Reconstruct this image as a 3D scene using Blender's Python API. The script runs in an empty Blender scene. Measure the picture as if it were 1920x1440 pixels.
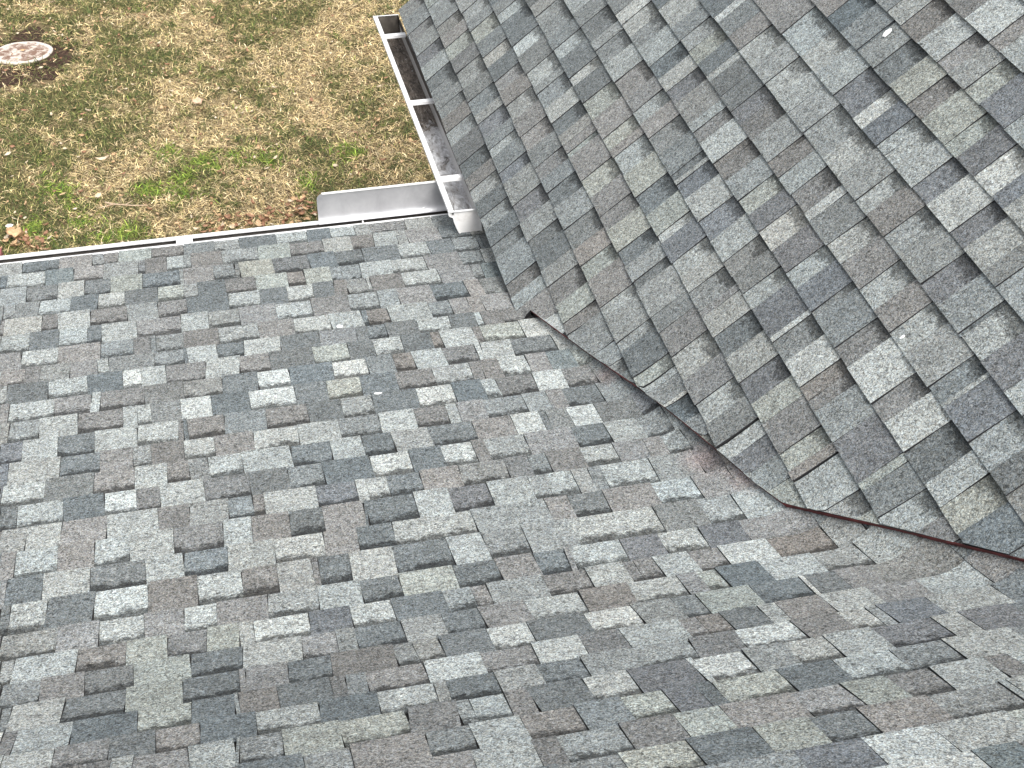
import bpy, math, random
import numpy as np
from mathutils import Vector, Matrix
random.seed(7); rng = np.random.default_rng(11)
C = bpy.context.scene.collection
H = 5.75                                   # camera height above the lawn

# ---------------------------------------------------------------- camera
cam_d = bpy.data.cameras.new('camera'); cam = bpy.data.objects.new('camera', cam_d); C.objects.link(cam)
cam_d.sensor_width = 36.0; cam_d.lens = 36.0*2700/1920; cam_d.clip_start = .05; cam_d.clip_end = 2000
RT = Vector((0.97421160426921, -0.2252055189361358, 0.013936439571059707))
UP = Vector((0.13160126326936336, 0.6172907343762959, 0.7756502154702731))
FW = Vector((0.18328354430531874, 0.7538133877120247, -0.631009127424478))
cam.matrix_world = Matrix(((RT.x, UP.x, -FW.x, 0), (RT.y, UP.y, -FW.y, 0), (RT.z, UP.z, -FW.z, H), (0, 0, 0, 1)))
bpy.context.scene.camera = cam

# ---------------------------------------------------------------- sky, sun, exposure
SUN_EL, SUN_AZ = math.radians(56), math.radians(158)      # azimuth from +Y, towards +X
w = bpy.data.worlds.new('World'); bpy.context.scene.world = w; w.use_nodes = True
nt = w.node_tree; nt.nodes.clear()
sky = nt.nodes.new('ShaderNodeTexSky'); sky.sky_type = 'NISHITA'; sky.sun_disc = False
sky.sun_elevation = SUN_EL; sky.sun_rotation = SUN_AZ; sky.air_density = 1.0; sky.dust_density = 4.0
hs = nt.nodes.new('ShaderNodeHueSaturation'); hs.inputs['Saturation'].default_value = .22
bg = nt.nodes.new('ShaderNodeBackground'); bg.inputs['Strength'].default_value = .15
wo = nt.nodes.new('ShaderNodeOutputWorld')
nt.links.new(sky.outputs[0], hs.inputs['Color']); nt.links.new(hs.outputs[0], bg.inputs[0]); nt.links.new(bg.outputs[0], wo.inputs[0])
sl = bpy.data.lights.new('sun', 'SUN'); so = bpy.data.objects.new('sun', sl); C.objects.link(so)
sl.energy = 1.4; sl.angle = math.radians(30); sl.color = (1, .97, .93)
sd = Vector((math.sin(SUN_AZ)*math.cos(SUN_EL), math.cos(SUN_AZ)*math.cos(SUN_EL), math.sin(SUN_EL)))
so.rotation_euler = sd.to_track_quat('Z', 'Y').to_euler(); so.location = (0, 0, 30)
vs = bpy.context.scene.view_settings
vs.view_transform = 'Standard'; vs.look = 'None'; vs.gamma = 1; vs.use_curve_mapping = False; vs.exposure = 0.84

# ---------------------------------------------------------------- helpers
def mesh_obj(name, verts, faces, mat, parent=None, smooth=False, cols=None, bv=None, mats=None, fm=None):
    """link one mesh object; cols/bv are per-vertex attributes, fm per-face material index"""
    me = bpy.data.meshes.new(name)
    if isinstance(verts, np.ndarray) and isinstance(faces, np.ndarray):
        n, k = faces.shape
        me.vertices.add(len(verts)); me.vertices.foreach_set('co', verts.astype(np.float32).ravel())
        me.loops.add(n*k); me.loops.foreach_set('vertex_index', faces.astype(np.int32).ravel())
        me.polygons.add(n); me.polygons.foreach_set('loop_start', np.arange(n, dtype=np.int32)*k)
        me.update(calc_edges=True)
    else:
        me.from_pydata([tuple(v) for v in verts], [], [tuple(f) for f in faces])
    for m in (mats or [mat]): me.materials.append(m)
    if fm is not None: me.polygons.foreach_set('material_index', np.array(fm, dtype=np.int32))
    if cols is not None:
        a = me.attributes.new('tint', 'FLOAT_COLOR', 'POINT'); a.data.foreach_set('color', np.asarray(cols, dtype=np.float32).ravel())
    if bv is not None:
        a = me.attributes.new('bv', 'FLOAT_VECTOR', 'POINT'); a.data.foreach_set('vector', np.asarray(bv, dtype=np.float32).ravel())
    if smooth: me.polygons.foreach_set('use_smooth', [True]*len(me.polygons))
    me.update(); o = bpy.data.objects.new(name, me); C.objects.link(o)
    if parent: o.parent = parent
    return o
def tag(o, label=None, cat=None, group=None, kind=None):
    if label: o['label'] = label
    if cat: o['category'] = cat
    if group: o['group'] = group
    if kind: o['kind'] = kind
    return o
def empty(name, loc=(0, 0, 0)):
    o = bpy.data.objects.new(name, None); C.objects.link(o); o.location = loc; o.empty_display_size = .2
    return o
def boxes(name, bl, mat, parent=None, rot=None):
    V, F = [], []
    for (x0, x1, y0, y1, z0, z1) in bl:
        b = len(V)
        V += [(x, y, z) for z in (z0, z1) for y in (y0, y1) for x in (x0, x1)]
        F += [tuple(b+i for i in f) for f in ((0, 2, 3, 1), (4, 5, 7, 6), (0, 1, 5, 4), (2, 6, 7, 3), (0, 4, 6, 2), (1, 3, 7, 5))]
    return mesh_obj(name, V, F, mat, parent)
def prism(name, prof, a, b, mat, parent=None, closed=True, caps=True):
    """sweep a profile [(p,q)] between two frames: a(p,q), b(p,q) give points"""
    n = len(prof); V = [a(*p) for p in prof]+[b(*p) for p in prof]
    F = [(i, (i+1) % n, n+(i+1) % n, n+i) for i in range(n if closed else n-1)]
    if caps: F += [tuple(range(n-1, -1, -1)), tuple(range(n, 2*n))]
    return mesh_obj(name, V, F, mat, parent)

# ---------------------------------------------------------------- materials
def newmat(name):
    m = bpy.data.materials.new(name); m.use_nodes = True; n = m.node_tree.nodes; b = n['Principled BSDF']
    return m, m.node_tree, b
def N(nt_, t, **kw):
    n = nt_.nodes.new(t)
    for k, v in kw.items():
        if k in n.inputs.keys() if hasattr(n.inputs, 'keys') else False: n.inputs[k].default_value = v
        else: setattr(n, k, v)
    return n
def noise(nt_, scale, detail=2, rough=.5, vec=None, dist=0):
    n = nt_.nodes.new('ShaderNodeTexNoise'); n.inputs['Scale'].default_value = scale; n.inputs['Detail'].default_value = detail
    n.inputs['Roughness'].default_value = rough; n.inputs['Distortion'].default_value = dist
    if vec: nt_.links.new(vec, n.inputs['Vector'])
    return n.outputs['Fac']
def mapr(nt_, src, a, b, c, d, clamp=True):
    n = nt_.nodes.new('ShaderNodeMapRange'); n.clamp = clamp
    for i, v in enumerate((a, b, c, d)): n.inputs[i+1].default_value = v
    nt_.links.new(src, n.inputs[0]); return n.outputs[0]
def math_(nt_, op, a, b=None):
    n = nt_.nodes.new('ShaderNodeMath'); n.operation = op
    for i, v in enumerate((a, b)):
        if v is None: continue
        if isinstance(v, (int, float)): n.inputs[i].default_value = v
        else: nt_.links.new(v, n.inputs[i])
    return n.outputs[0]
def mixc(nt_, fac, a, b, blend='MIX'):
    n = nt_.nodes.new('ShaderNodeMix'); n.data_type = 'RGBA'; n.blend_type = blend
    for s, v in ((n.inputs[0], fac), (n.inputs[6], a), (n.inputs[7], b)):
        if isinstance(v, (int, float)): s.default_value = v
        elif isinstance(v, tuple): s.default_value = (*v, 1)
        else: nt_.links.new(v, s)
    return n.outputs[2]
def objco(nt_):
    return nt_.nodes.new('ShaderNodeTexCoord').outputs['Object']
def bump(nt_, b, h, strength, dist):
    n = nt_.nodes.new('ShaderNodeBump'); n.inputs['Strength'].default_value = strength; n.inputs['Distance'].default_value = dist
    nt_.links.new(h, n.inputs['Height']); nt_.links.new(n.outputs[0], b.inputs['Normal'])

# granulated laminated shingle: tint from the tab, printed dark granule band at the head of the backing tabs
MSH, t, b = newmat('shingle_granules')
at = t.nodes.new('ShaderNodeAttribute'); at.attribute_name = 'tint'
bv = t.nodes.new('ShaderNodeAttribute'); bv.attribute_name = 'bv'
sx = t.nodes.new('ShaderNodeSeparateXYZ'); t.links.new(bv.outputs['Vector'], sx.inputs[0])
co = objco(t)
g1 = mapr(t, noise(t, 105, 3, .8, co, 1.5), .37, .63, .28, 1.72)
g2 = mapr(t, noise(t, 300, 2, .6, co), .32, .68, .60, 1.40)
g3 = mapr(t, noise(t, 16, 3, .6, co), .3, .7, .86, 1.14)
g4 = mapr(t, noise(t, 1.1, 2, .5, co), .3, .7, .95, 1.05)
gr = math_(t, 'MULTIPLY', math_(t, 'MULTIPLY', g1, g2), math_(t, 'MULTIPLY', g3, g4))
rag = math_(t, 'ADD', noise(t, 60, 3, .7, co), math_(t, 'MULTIPLY', noise(t, 14, 2, .5, co), .8))   # ragged band edge
edge = math_(t, 'ADD', sx.outputs[1], math_(t, 'MULTIPLY', math_(t, 'SUBTRACT', rag, .9), .60))
band = mapr(t, edge, .68, .82, 0, 1)
band = math_(t, 'MULTIPLY', band, sx.outputs[0])
dk = math_(t, 'SUBTRACT', 1.0, math_(t, 'MULTIPLY', band, .72))
# coarse speckle of pale granules on backing tabs
spk = mapr(t, noise(t, 85, 2, .7, co), .52, .64, 0, 1)
spk = math_(t, 'MULTIPLY', math_(t, 'MULTIPLY', spk, sx.outputs[0]), .34)
tot = math_(t, 'MULTIPLY', math_(t, 'MULTIPLY', gr, dk), math_(t, 'ADD', 1.0, spk))
cr = t.nodes.new('ShaderNodeCombineXYZ')
for i in range(3): t.links.new(tot, cr.inputs[i])
col = mixc(t, 1.0, at.outputs['Color'], cr.outputs[0], 'MULTIPLY')
hue = mixc(t, mapr(t, noise(t, 160, 1, .5, co), .35, .65, 0, 1), (1.04, 1.0, .95), (.95, 1.0, 1.06))   # warm and cool grains
col = mixc(t, 1.0, col, hue, 'MULTIPLY')
t.links.new(col, b.inputs['Base Color']); b.inputs['Roughness'].default_value = .92
b.inputs['Specular IOR Level'].default_value = .25
bump(t, b, noise(t, 150, 3, .75, co), .8, .004)

def flat(name, col, rough=.6, metal=0, nscale=None, namp=.15, spec=.5):
    m, t, b = newmat(name)
    b.inputs['Roughness'].default_value = rough; b.inputs['Metallic'].default_value = metal
    b.inputs['Specular IOR Level'].default_value = spec
    if nscale:
        f = mapr(t, noise(t, nscale, 4, .6, objco(t)), .3, .7, 1-namp, 1+namp)
        c = t.nodes.new('ShaderNodeCombineXYZ')
        for i in range(3): t.links.new(f, c.inputs[i])
        t.links.new(mixc(t, 1.0, col, c.outputs[0], 'MULTIPLY'), b.inputs['Base Color'])
    else: b.inputs['Base Color'].default_value = (*col, 1)
    return m
M_white = flat('white_aluminium', (.80, .80, .79), .38, 0, 14, .05)
M_under = flat('deck_board', (.035, .033, .032), .9, 0, 9, .2)
M_edge = flat('asphalt_core', (.025, .025, .027), .95)
M_seal = flat('dark_red_edge', (.10, .016, .016), .7, 0, 40, .5)
M_wall = flat('white_siding', (.62, .62, .59), .6, 0, 4, .08)
M_soffit = flat('soffit_white', (.7, .7, .68), .6, 0, 4, .06)

# ---------------------------------------------------------------- the two roofs
PY = [5.186, 5.054, 4.921, 4.788, 4.656, 4.523, 4.391, 4.258, 4.126, 3.994, 3.862, 3.73, 3.598, 3.466, 3.335, 3.204, 3.073, 2.942, 2.811, 2.681, 2.553, 2.427, 2.306, 2.188, 2.07, 1.953, 1.836, 1.72, 1.605, 1.489, 1.374, 1.258, 1.143, 1.027, 0.912, 0.797, 0.681, 0.566, 0.45, 0.335, 0.219]
PZ = [-3.355, -3.333, -3.31, -3.288, -3.265, -3.242, -3.219, -3.196, -3.171, -3.147, -3.121, -3.095, -3.069, -3.041, -3.013, -2.984, -2.953, -2.922, -2.889, -2.855, -2.816, -2.767, -2.708, -2.645, -2.58, -2.514, -2.447, -2.379, -2.31, -2.241, -2.172, -2.103, -2.034, -1.965, -1.896, -1.827, -1.758, -1.689, -1.62, -1.551, -1.482]
PZ = [z+H for z in PZ]
for i in range(8): PY.append(PY[-1]-.1155); PZ.append(PZ[-1]+.069)
PY = np.array(PY); PZ = np.array(PZ)
PS = np.concatenate([[0], np.cumsum(np.hypot(np.diff(PY), np.diff(PZ)))])
SK = [0.014, 0.122, 0.26, 0.403, 0.536, 0.674, 0.821, 0.954, 1.07, 1.206, 1.341, 1.479, 1.617, 1.75, 1.881, 2.018, 2.144, 2.287, 2.418, 2.568, 2.692, 2.817, 2.958, 3.103, 3.23, 3.357, 3.496, 3.631, 3.765, 3.9, 4.034, 4.169, 4.303]
while SK[-1] < PS[-1]-.15: SK.append(SK[-1]+.1345)
TK = [-0.001, 0.153, 0.304, 0.452, 0.607, 0.759, 0.909, 1.062, 1.212, 1.365, 1.516, 1.668, 1.818]
while len(TK) < 26: TK.append(TK[-1]+.1515)
S2 = 0.7368129824327962; X0, Z0 = 1.04512, -3.19074+H
U2 = np.array([math.cos(S2), 0, math.sin(S2)]); N2 = np.array([-math.sin(S2), 0, math.cos(S2)])
Y_FAR = 6.865
def p2(y, t, h): return np.array([X0, y, Z0])+U2*t+N2*h
def q1(s):
    return np.interp(s, PS, PY), np.interp(s, PS, PZ)
def n1(s):
    a = q1(s-.06); b = q1(s+.06); d = np.array([0, b[0]-a[0], b[1]-a[1]]); d /= np.linalg.norm(d)
    return np.array([0, -d[2], d[1]])*(-1 if d[1] > 0 else 1)*(-1), d
def nrm1(s):
    _, d = n1(s); n = np.cross(np.array([1., 0, 0]), -d)
    return (n if n[2] > 0 else -n), d
def xc(s): return X0+(q1(s)[1]-Z0)/math.tan(S2)+.024
S_EAVE = 1.075          # below this the low roof runs on under the steep roof's eave
def raw1(u, s, h):
    y, z = q1(s); n, d = nrm1(s)
    c = xc(s)
    if u <= c or s < S_EAVE: return np.array([u, y, z])+n*h
    dc = (xc(s+.05)-xc(s-.05))/.1                       # crease direction in the unfolded sheet
    L = math.hypot(dc, 1); ch = (dc/L, 1/L)
    a = (u-c)*ch[0]; bb = (u-c)*ch[1]                   # along / across the crease
    c3 = np.array([dc, d[1], d[2]]); c3 /= np.linalg.norm(c3)
    m = np.cross(N2, c3); m *= 1 if m @ U2 > 0 else -1
    return np.array([c, y, z])+c3*a+m*bb+N2*h
def p1(u, s, h):
    r = .012+.042*min(1, max(0, (s-1.25)/.7))
    if s < S_EAVE or u < xc(s)-r-.01: return raw1(u, s, h)
    return sum(raw1(u+r*k, s, h) for k in (-1, -.5, 0, .5, 1))/5

def srgb(r, g, b): return tuple(((v/255+.055)/1.055)**2.4*ALB for v in (r, g, b))
ALB = .78
PAL = {'W': (198, 203, 199), 'L': (172, 177, 174), 'l': (150, 154, 153), 'M': (131, 135, 136), 'D': (105, 112, 117), 'T': (112, 124, 127),
       'B': (126, 121, 119), 'b': (146, 141, 139), 'O': (166, 171, 160), 'P': (115, 117, 125), 'k': (30, 30, 32)}
def tint(code, alt=0):
    r, g, b = PAL[code]; kf, pv, sc_ = (.72, 147, 1.0) if alt == 0 else (.68, 141, .98); r, g, b = ((pv+(c-pv)*kf)*sc_ if code != 'k' else c for c in (r, g, b)); m = (r+g+b)/3; r, g, b = (m+(c-m)*.60 for c in (r, g, b)); j = rng.normal(0, 3.2); w_ = rng.normal(0, 1.1)
    return srgb(r+j+w_-1.3, g+j+1.3, b+j-w_*.8-.4)
TAB1 = "0:-0.888l,-0.8D*,-0.698D*,-0.656b,-0.525M*,-0.478B*,-0.421O,-0.288B*,-0.158M,-0.033l*,0.069D,0.223L*,0.35D,0.449L*,0.552l,0.618B*,0.767l,0.884M,1.044?;1:-0.879D*,-0.852L*,-0.704T,-0.594b*,-0.478l,-0.341B*,-0.315B,-0.229L*,-0.161l*,-0.132B,-0.008l*,0.138O,0.269B*,0.405L,0.523B*,0.615L,0.712l,0.754b,0.892D*,1.019?;2:-0.868l,-0.768D*,-0.65L,-0.549D*,-0.449O,-0.326D*,-0.181l,-0.166b,-0.048M*,0.036M*,0.055O,0.189B*,0.332D,0.442D*,0.551D,0.699L*,0.822D,0.926M*,1.028D,1.046?;3:-0.858M,-0.845M*,-0.801M,-0.714L*,-0.598D,-0.494L*,-0.394D,-0.268O*,-0.17l*,-0.116D,-0.009B*,0.108O,0.233B*,0.301O,0.404M*,0.522L,0.648L*,0.785b,0.928M*,1.017?;4:-0.848B*,-0.833L,-0.696B*,-0.638L,-0.52B*,-0.384l,-0.27B*,-0.162D,-0.005L*,0.115D,0.219L*,0.319D,0.4B,0.451M*,0.532l*,0.546B,0.672L*,0.816b,0.949M*,0.989?;5:-0.837L*,-0.733D,-0.628L*,-0.527D*,-0.476L,-0.348b*,-0.188L,-0.087l*,0.028b,0.165L*,0.299B,0.44l*,0.553l,0.63b,0.764D*,0.896b,0.957?;6:-0.826b,-0.753L*,-0.626b,-0.477M*,-0.361B,-0.3M,-0.281M*,-0.182B,-0.056l*,0.089b,0.219L*,0.353L,0.472D*,0.492B*,0.572L,0.727M*,0.809b,0.877b,0.929?;7:-0.817b*,-0.731B,-0.681l,-0.579b,-0.485L*,-0.447M,-0.289M*,-0.186D,-0.173L,-0.068D*,0.027L,0.157D,0.299b,0.433D,0.475D*,0.544D,0.661L*,0.781D,0.878L*,0.902?;8:-0.807l*,-0.784D,-0.647L*,-0.516D,-0.397W*,-0.334L,-0.25B*,-0.113L,0.004b*,0.11D,0.264O*,0.389D,0.481L*,0.583D,0.691B*,0.726L,0.848B*,0.876?;9:-0.797b,-0.768L*,-0.621b*,-0.5L,-0.47B*,-0.325D,-0.193M*,-0.063D,0.058W*,0.168D,0.318W*,0.438M,0.532B*,0.602L,0.712B*,0.827W,0.847?;10:-0.786l,-0.758l*,-0.661L,-0.539B*,-0.394L,-0.347L*,-0.302M,-0.206W,-0.105D,0.021W*,0.174D,0.282O*,0.397D,0.521B*,0.649l*,0.78B,0.818B,0.884L*,0.982b,1.056?;11:-0.775P*,-0.706L,-0.596D*,-0.482L,-0.348L*,-0.217B,-0.201D,-0.187B*,-0.069M,0.066B*,0.202D,0.315l*,0.42D,0.57W*,0.693D,0.796L*,0.846B*,0.973W,1.077B*,1.184M,1.304?;12:-0.764P,-0.739L,-0.583D*,-0.462b,-0.361M*,-0.304B,-0.203L*,-0.107b,0.016L*,0.158L,0.291M*,0.422W,0.539B*,0.645L,0.682b,0.772M*,0.906l,0.987b,1.043D*,1.164M,1.263D,1.337?;13:-0.753P,-0.748L*,-0.622M,-0.477b*,-0.355L,-0.257B*,-0.191M,-0.131L*,-0.028L,0.124D*,0.249L,0.349D*,0.446l,0.566D*,0.709b,0.837W,0.931D,0.953M,1.024W,1.118D,1.255P*,1.368?;14:-0.742D*,-0.693L*,-0.561D,-0.442W*,-0.349B*,-0.28L,-0.149B*,-0.014D,0.104M*,0.21D,0.358W*,0.48D,0.582W*,0.681B,0.723l*,0.85b,1.004D*,1.113L,1.225M*,1.323?;15:-0.731l,-0.657L,-0.56b,-0.432L,-0.286B,-0.196l,-0.084M*,-0.012B*,0.021L,0.176P*,0.295L,0.327L*,0.39D*,0.491b,0.611M*,0.754B,0.828M*,0.886B,0.997L*,1.101b,1.199b,1.26l*,1.334D,1.404?;16:-0.719b,-0.678L*,-0.563b,-0.463L*,-0.366L,-0.244B*,-0.105L,-0.024B,0.084D*,0.181b,0.3D,0.309D*,0.452L,0.556P*,0.674L,0.799l*,0.852L*,0.934l,0.984M,1.024L*,1.178l,1.321D*,1.393?;17:-0.707b,-0.691D,-0.595L,-0.47D*,-0.322L,-0.219D*,-0.099L,0.031L*,0.169b,0.263D*,0.366L*,0.817b,0.885D*,0.991b,1.141L*,1.267b,1.387?;18:-0.694D*,-0.67L*,-0.577D,-0.455W*,-0.315B,-0.185L*,-0.067B*,0.028l,0.123B,0.14D*,0.225L,0.347D*,0.502L,0.602M*,0.718l,0.854L*,1.103M,1.237l*,1.342L,1.479?;19:-0.681l*,-0.542b,-0.437L*,-0.324b,-0.223W*,-0.14b,-0.008l*,0.124L,0.238D*,0.343O,0.491D*,0.609b,0.715D*,0.799b,0.815L*,0.96P,1.07L*,1.188P,1.307b*,1.512M,1.662?;20:-0.668l*,-0.637L,-0.485B*,-0.366O,-0.265B*,-0.168O,-0.087L,-0.05W*,0.09P,0.197W*,0.305D,0.442l*,0.517b*,0.559l,0.709B*,0.827L,0.932B*,0.963B*,1.018L,1.118B*,1.202W,1.342B*,1.507l,1.603?;21:-0.652M*,-0.561b,-0.457D*,-0.343O,-0.208D*,-0.083L,0.061b*,0.147l,0.195D*,0.313l,0.416D*,0.513b,0.633L*,0.775B,0.905L*,1.041b,1.096O*,1.15D,1.268L,1.416l*,1.546L,1.689?;22:-0.634M*,-0.613L,-0.495D*,-0.355O,-0.225D*,-0.095b,-0.08b,0.019D*,0.121B,0.273M*,0.324l*,0.387D,0.506W*,0.607D,0.752W*,0.877l,0.982M*,1.045O,1.187D*,1.321W,1.334D,1.418b,1.505M*,1.726?;23:-0.616B,-0.585L,-0.464D,-0.322O*,-0.204D,-0.108l,-0.098B,-0.011D,0.11B,0.144M,0.191b*,0.328W,0.462b*,0.586W,0.702B,0.803L,0.951b*,0.998B*,1.058D,1.154L,1.2B,1.316L,1.442b,1.571L*,1.727b,1.836?;24:-0.599L*,-0.492B*,-0.376D,-0.278b*,-0.184D,-0.064L*,0.073D,0.203L*,0.331l,0.359D*,0.471l,0.57D*,0.673l,0.786l*,0.93B,1.045W*,1.19B,1.308L*,1.378l,1.408P,1.534L,1.707?;25:-0.581l,-0.494B,-0.368L,-0.322b*,-0.206L,-0.111l,-0.103M*,-0.013O,0.108O*,0.252B,0.359l*,0.392L*,0.468B,0.522D,0.647L*,0.75P,0.892W,0.907W*,1.018l,1.115L*,1.215L,1.333P*,1.483L,1.552P,1.68?;26:-0.106D,0.024M*,0.119b,0.273M*,0.368L,0.476B*,0.593M,0.695O*,0.789P,0.859D,0.897O*,1.047D,1.176L*,1.308M*,1.435L,1.597?;27:-0.108l,-0.007D,0.129b,0.346L,0.47B,0.522l*,0.653B,0.768O,0.867b,1.022b*,1.137O,1.236B*,1.333L,1.457B,1.517?;28:0.319D,0.493M*,0.615O*,0.753D,0.889O,1.004D*,1.108b,1.259M*,1.419L,1.436?;29:0.719M,0.916P,1.054W,1.195L,1.355?"
TAB2 = "0:7.029M,6.589B*,6.495l,6.345P*,6.224L,6.088D*,5.98M,5.794M*,5.704B,5.583l*,5.465B,5.3D*,5.18B,5.083l*,4.979D,4.868l*,4.769D,4.656M*,4.571l,4.39B*,4.303L,4.218b,4.061?;1:6.772O,6.645l*,6.507M,6.419M*,6.308b,6.198O*,6.067B,5.933l*,5.78M,5.655M*,5.522l,5.447P*,5.32M,5.223L*,5.158M,5.03P*,4.945l,4.774P*,4.645l,4.512D*,4.433D,4.304l,4.202B*,4.08O,3.97B*,3.941B,3.899M,3.726?;2:6.519l,6.348l*,6.236M,6.145O*,6.006M,5.866L*,5.765D,5.626b*,5.525b,5.399l*,5.267b,5.129b*,5.005M,4.875B*,4.778M,4.678D*,4.563l,4.41M*,4.271b,4.165O*,4.069b,3.903L*,3.842l,3.697l*,3.644D,3.5O*,3.437k,3.428L,3.394M,3.309W,3.291M,3.09?;3:6.272M,6.075L*,5.986D,5.753W*,5.647M,5.487L*,5.354l,5.295M*,5.163L,5.041D*,4.932l,4.855b,4.794O*,4.761b,4.583O*,4.457b,4.322B*,4.224O,4.082D*,3.991l,3.895D*,3.844l,3.683M,3.595b,3.465L*,3.34b,3.217L*,3.121M,3.015k,3.004L,2.939P,2.849l,2.748?;4:6.013D,5.91l*,5.7M,5.477L*,5.376D,5.212L*,5.138D,4.993O*,4.854b,4.702O*,4.609b,4.555O,4.266D*,4.139O,4.006L*,3.96P,3.838L*,3.748L,3.657M*,3.548b,3.515L,3.408D*,3.298L,3.172P*,3.068O,2.973b,2.836O*,2.761b,2.721k,2.713L,2.565?;5:5.759L,5.588D*,5.309l,5.232M*,5.102L,4.951b*,4.806b,4.699L*,4.605b,4.495M*,4.371M,4.226D*,4.184L,4.159P*,4.062L,3.914P*,3.795L,3.665M*,3.582M,3.481L*,3.395P,3.244W,3.22M*,3.118W,2.997B*,2.936B*,2.882l,2.747P,2.575O,2.542M,2.435?;6:5.509M,5.338L*,5.13M*,5.022L,4.866D*,4.755L,4.652P*,4.553M,4.392L,4.335B*,4.256W,4.113B*,4.08B*,3.991l,3.863O*,3.769P,3.666W*,3.553P,3.428L*,3.34P,3.219M*,3.189M,3.036B*,2.942W,2.776B*,2.69W,2.566D*,2.442L,2.351?;7:5.253D,5.139L,4.969l*,4.759O*,4.654D,4.552L,4.509D,4.393P*,4.188B*,4.074l,3.919B*,3.896B,3.818L,3.712B*,3.595W,3.548M,3.407L*,3.301b,3.165L*,3.059b,2.95L*,2.852l,2.699M*,2.624L,2.606P,2.464l*,2.35D,2.261?;8:5.002D,4.818W,4.77M,4.652b,4.538L*,4.399l,4.274L*,4.163L,4.055l*,3.752l,3.486L*,3.403b,3.278l*,3.178l,3.024P*,2.918l,2.788D*,2.774L*,2.659P,2.527W,2.429L*,2.303?;9:4.747b,4.441L*,4.26L*,4.124L,3.968P*,3.811W*,3.732P,3.624L*,3.564L,3.367P*,3.268W,3.115P*,3.03L,2.913M,2.84l*,2.668?;10:4.495b,4.331M,4.074D*,4.061l,3.938D*,3.816O,3.682B*,3.585O,3.425O*,3.349P,3.238W*,3.125P,3.055L,2.894?;11:4.24L,4.211M,4.125L,4.019B*,3.89L,3.749b*,3.671l,3.564O*,3.468P,3.313L,3.147?;12:3.99l,3.935B,3.828W,3.665b*,3.591L,3.449?"
def parse(txt):
    d = {}
    for row in txt.split(';'):
        k, r = row.split(':'); l = []
        for e in r.split(','):
            i = len(e)
            while not (e[i-1].isdigit()): i -= 1
            l.append((float(e[:i]), e[i:]))
        d[int(k)] = l
    return d
def fill(a, b, step):
    """random run of tabs from a towards b (sign of step): alternating backing and tooth"""
    out = []; x = a; bk = random.random() < .5
    while (b-x)*step > 0:
        wd = random.uniform(.07, .155); bk = not bk
        c = random.choice('WLLLllMMDDDBBbbOTP' if not bk else 'WLLllMMDDDBBOM')+('*' if bk else '')
        out.append((x, c)); x += wd*(1 if step > 0 else -1)
    return out
def runs(d, k, lo, hi):
    """tab list of row k as [(start, end, code)] ascending between lo and hi"""
    l = d.get(k)
    if l is None:
        s = [(x, c) for x, c in fill(lo, hi, 1)]; e = s+[(hi, '?')]
        return [(e[i][0], e[i+1][0], e[i][1]) for i in range(len(e)-1)]
    if l[0][0] > l[-1][0]:                   # descending (steep roof): mirror
        l = [(x, c) for x, c in l]; asc = []
        for i in range(len(l)-1, 0, -1): asc.append((l[i][0], l[i-1][0], l[i-1][1]))
    else: asc = [(l[i][0], l[i+1][0], l[i][1]) for i in range(len(l)-1)]
    pre = fill(asc[0][0], lo, -1); post = fill(asc[-1][1], hi, 1)
    P = [x for x, _ in pre]+[lo]; P = [(P[i+1], P[i], pre[i][1]) for i in range(len(pre))][::-1]
    Q = [x for x, _ in post]+[hi]; Q = [(Q[i], Q[i+1], post[i][1]) for i in range(len(post))]
    out = []
    for (x0, x1, c) in asc:
        lim_ = .185 if d is d2 else .25
        n = int((x1-x0)/lim_)+1
        if n == 1: out.append((x0, x1, c)); continue
        near = {'L': 'lLW', 'l': 'LMl', 'M': 'lDM', 'D': 'MD', 'B': 'bB', 'b': 'Blb', 'O': 'LO', 'P': 'DPM', 'W': 'LW', 'T': 'DM', 'k': 'D'}
        e = [x0]+[x0+(x1-x0)*(i+random.uniform(-.12, .12))/n for i in range(1, n)]+[x1]
        for i in range(n): out.append((e[i], e[i+1], c if i == 0 else random.choice(near[c[0]])+('*' if (i % 2) != c.endswith('*') else '')))
    asc = out
    return [r for r in P+asc+Q if r[1]-r[0] > .004 and r[1] > lo and r[0] < hi]
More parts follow.
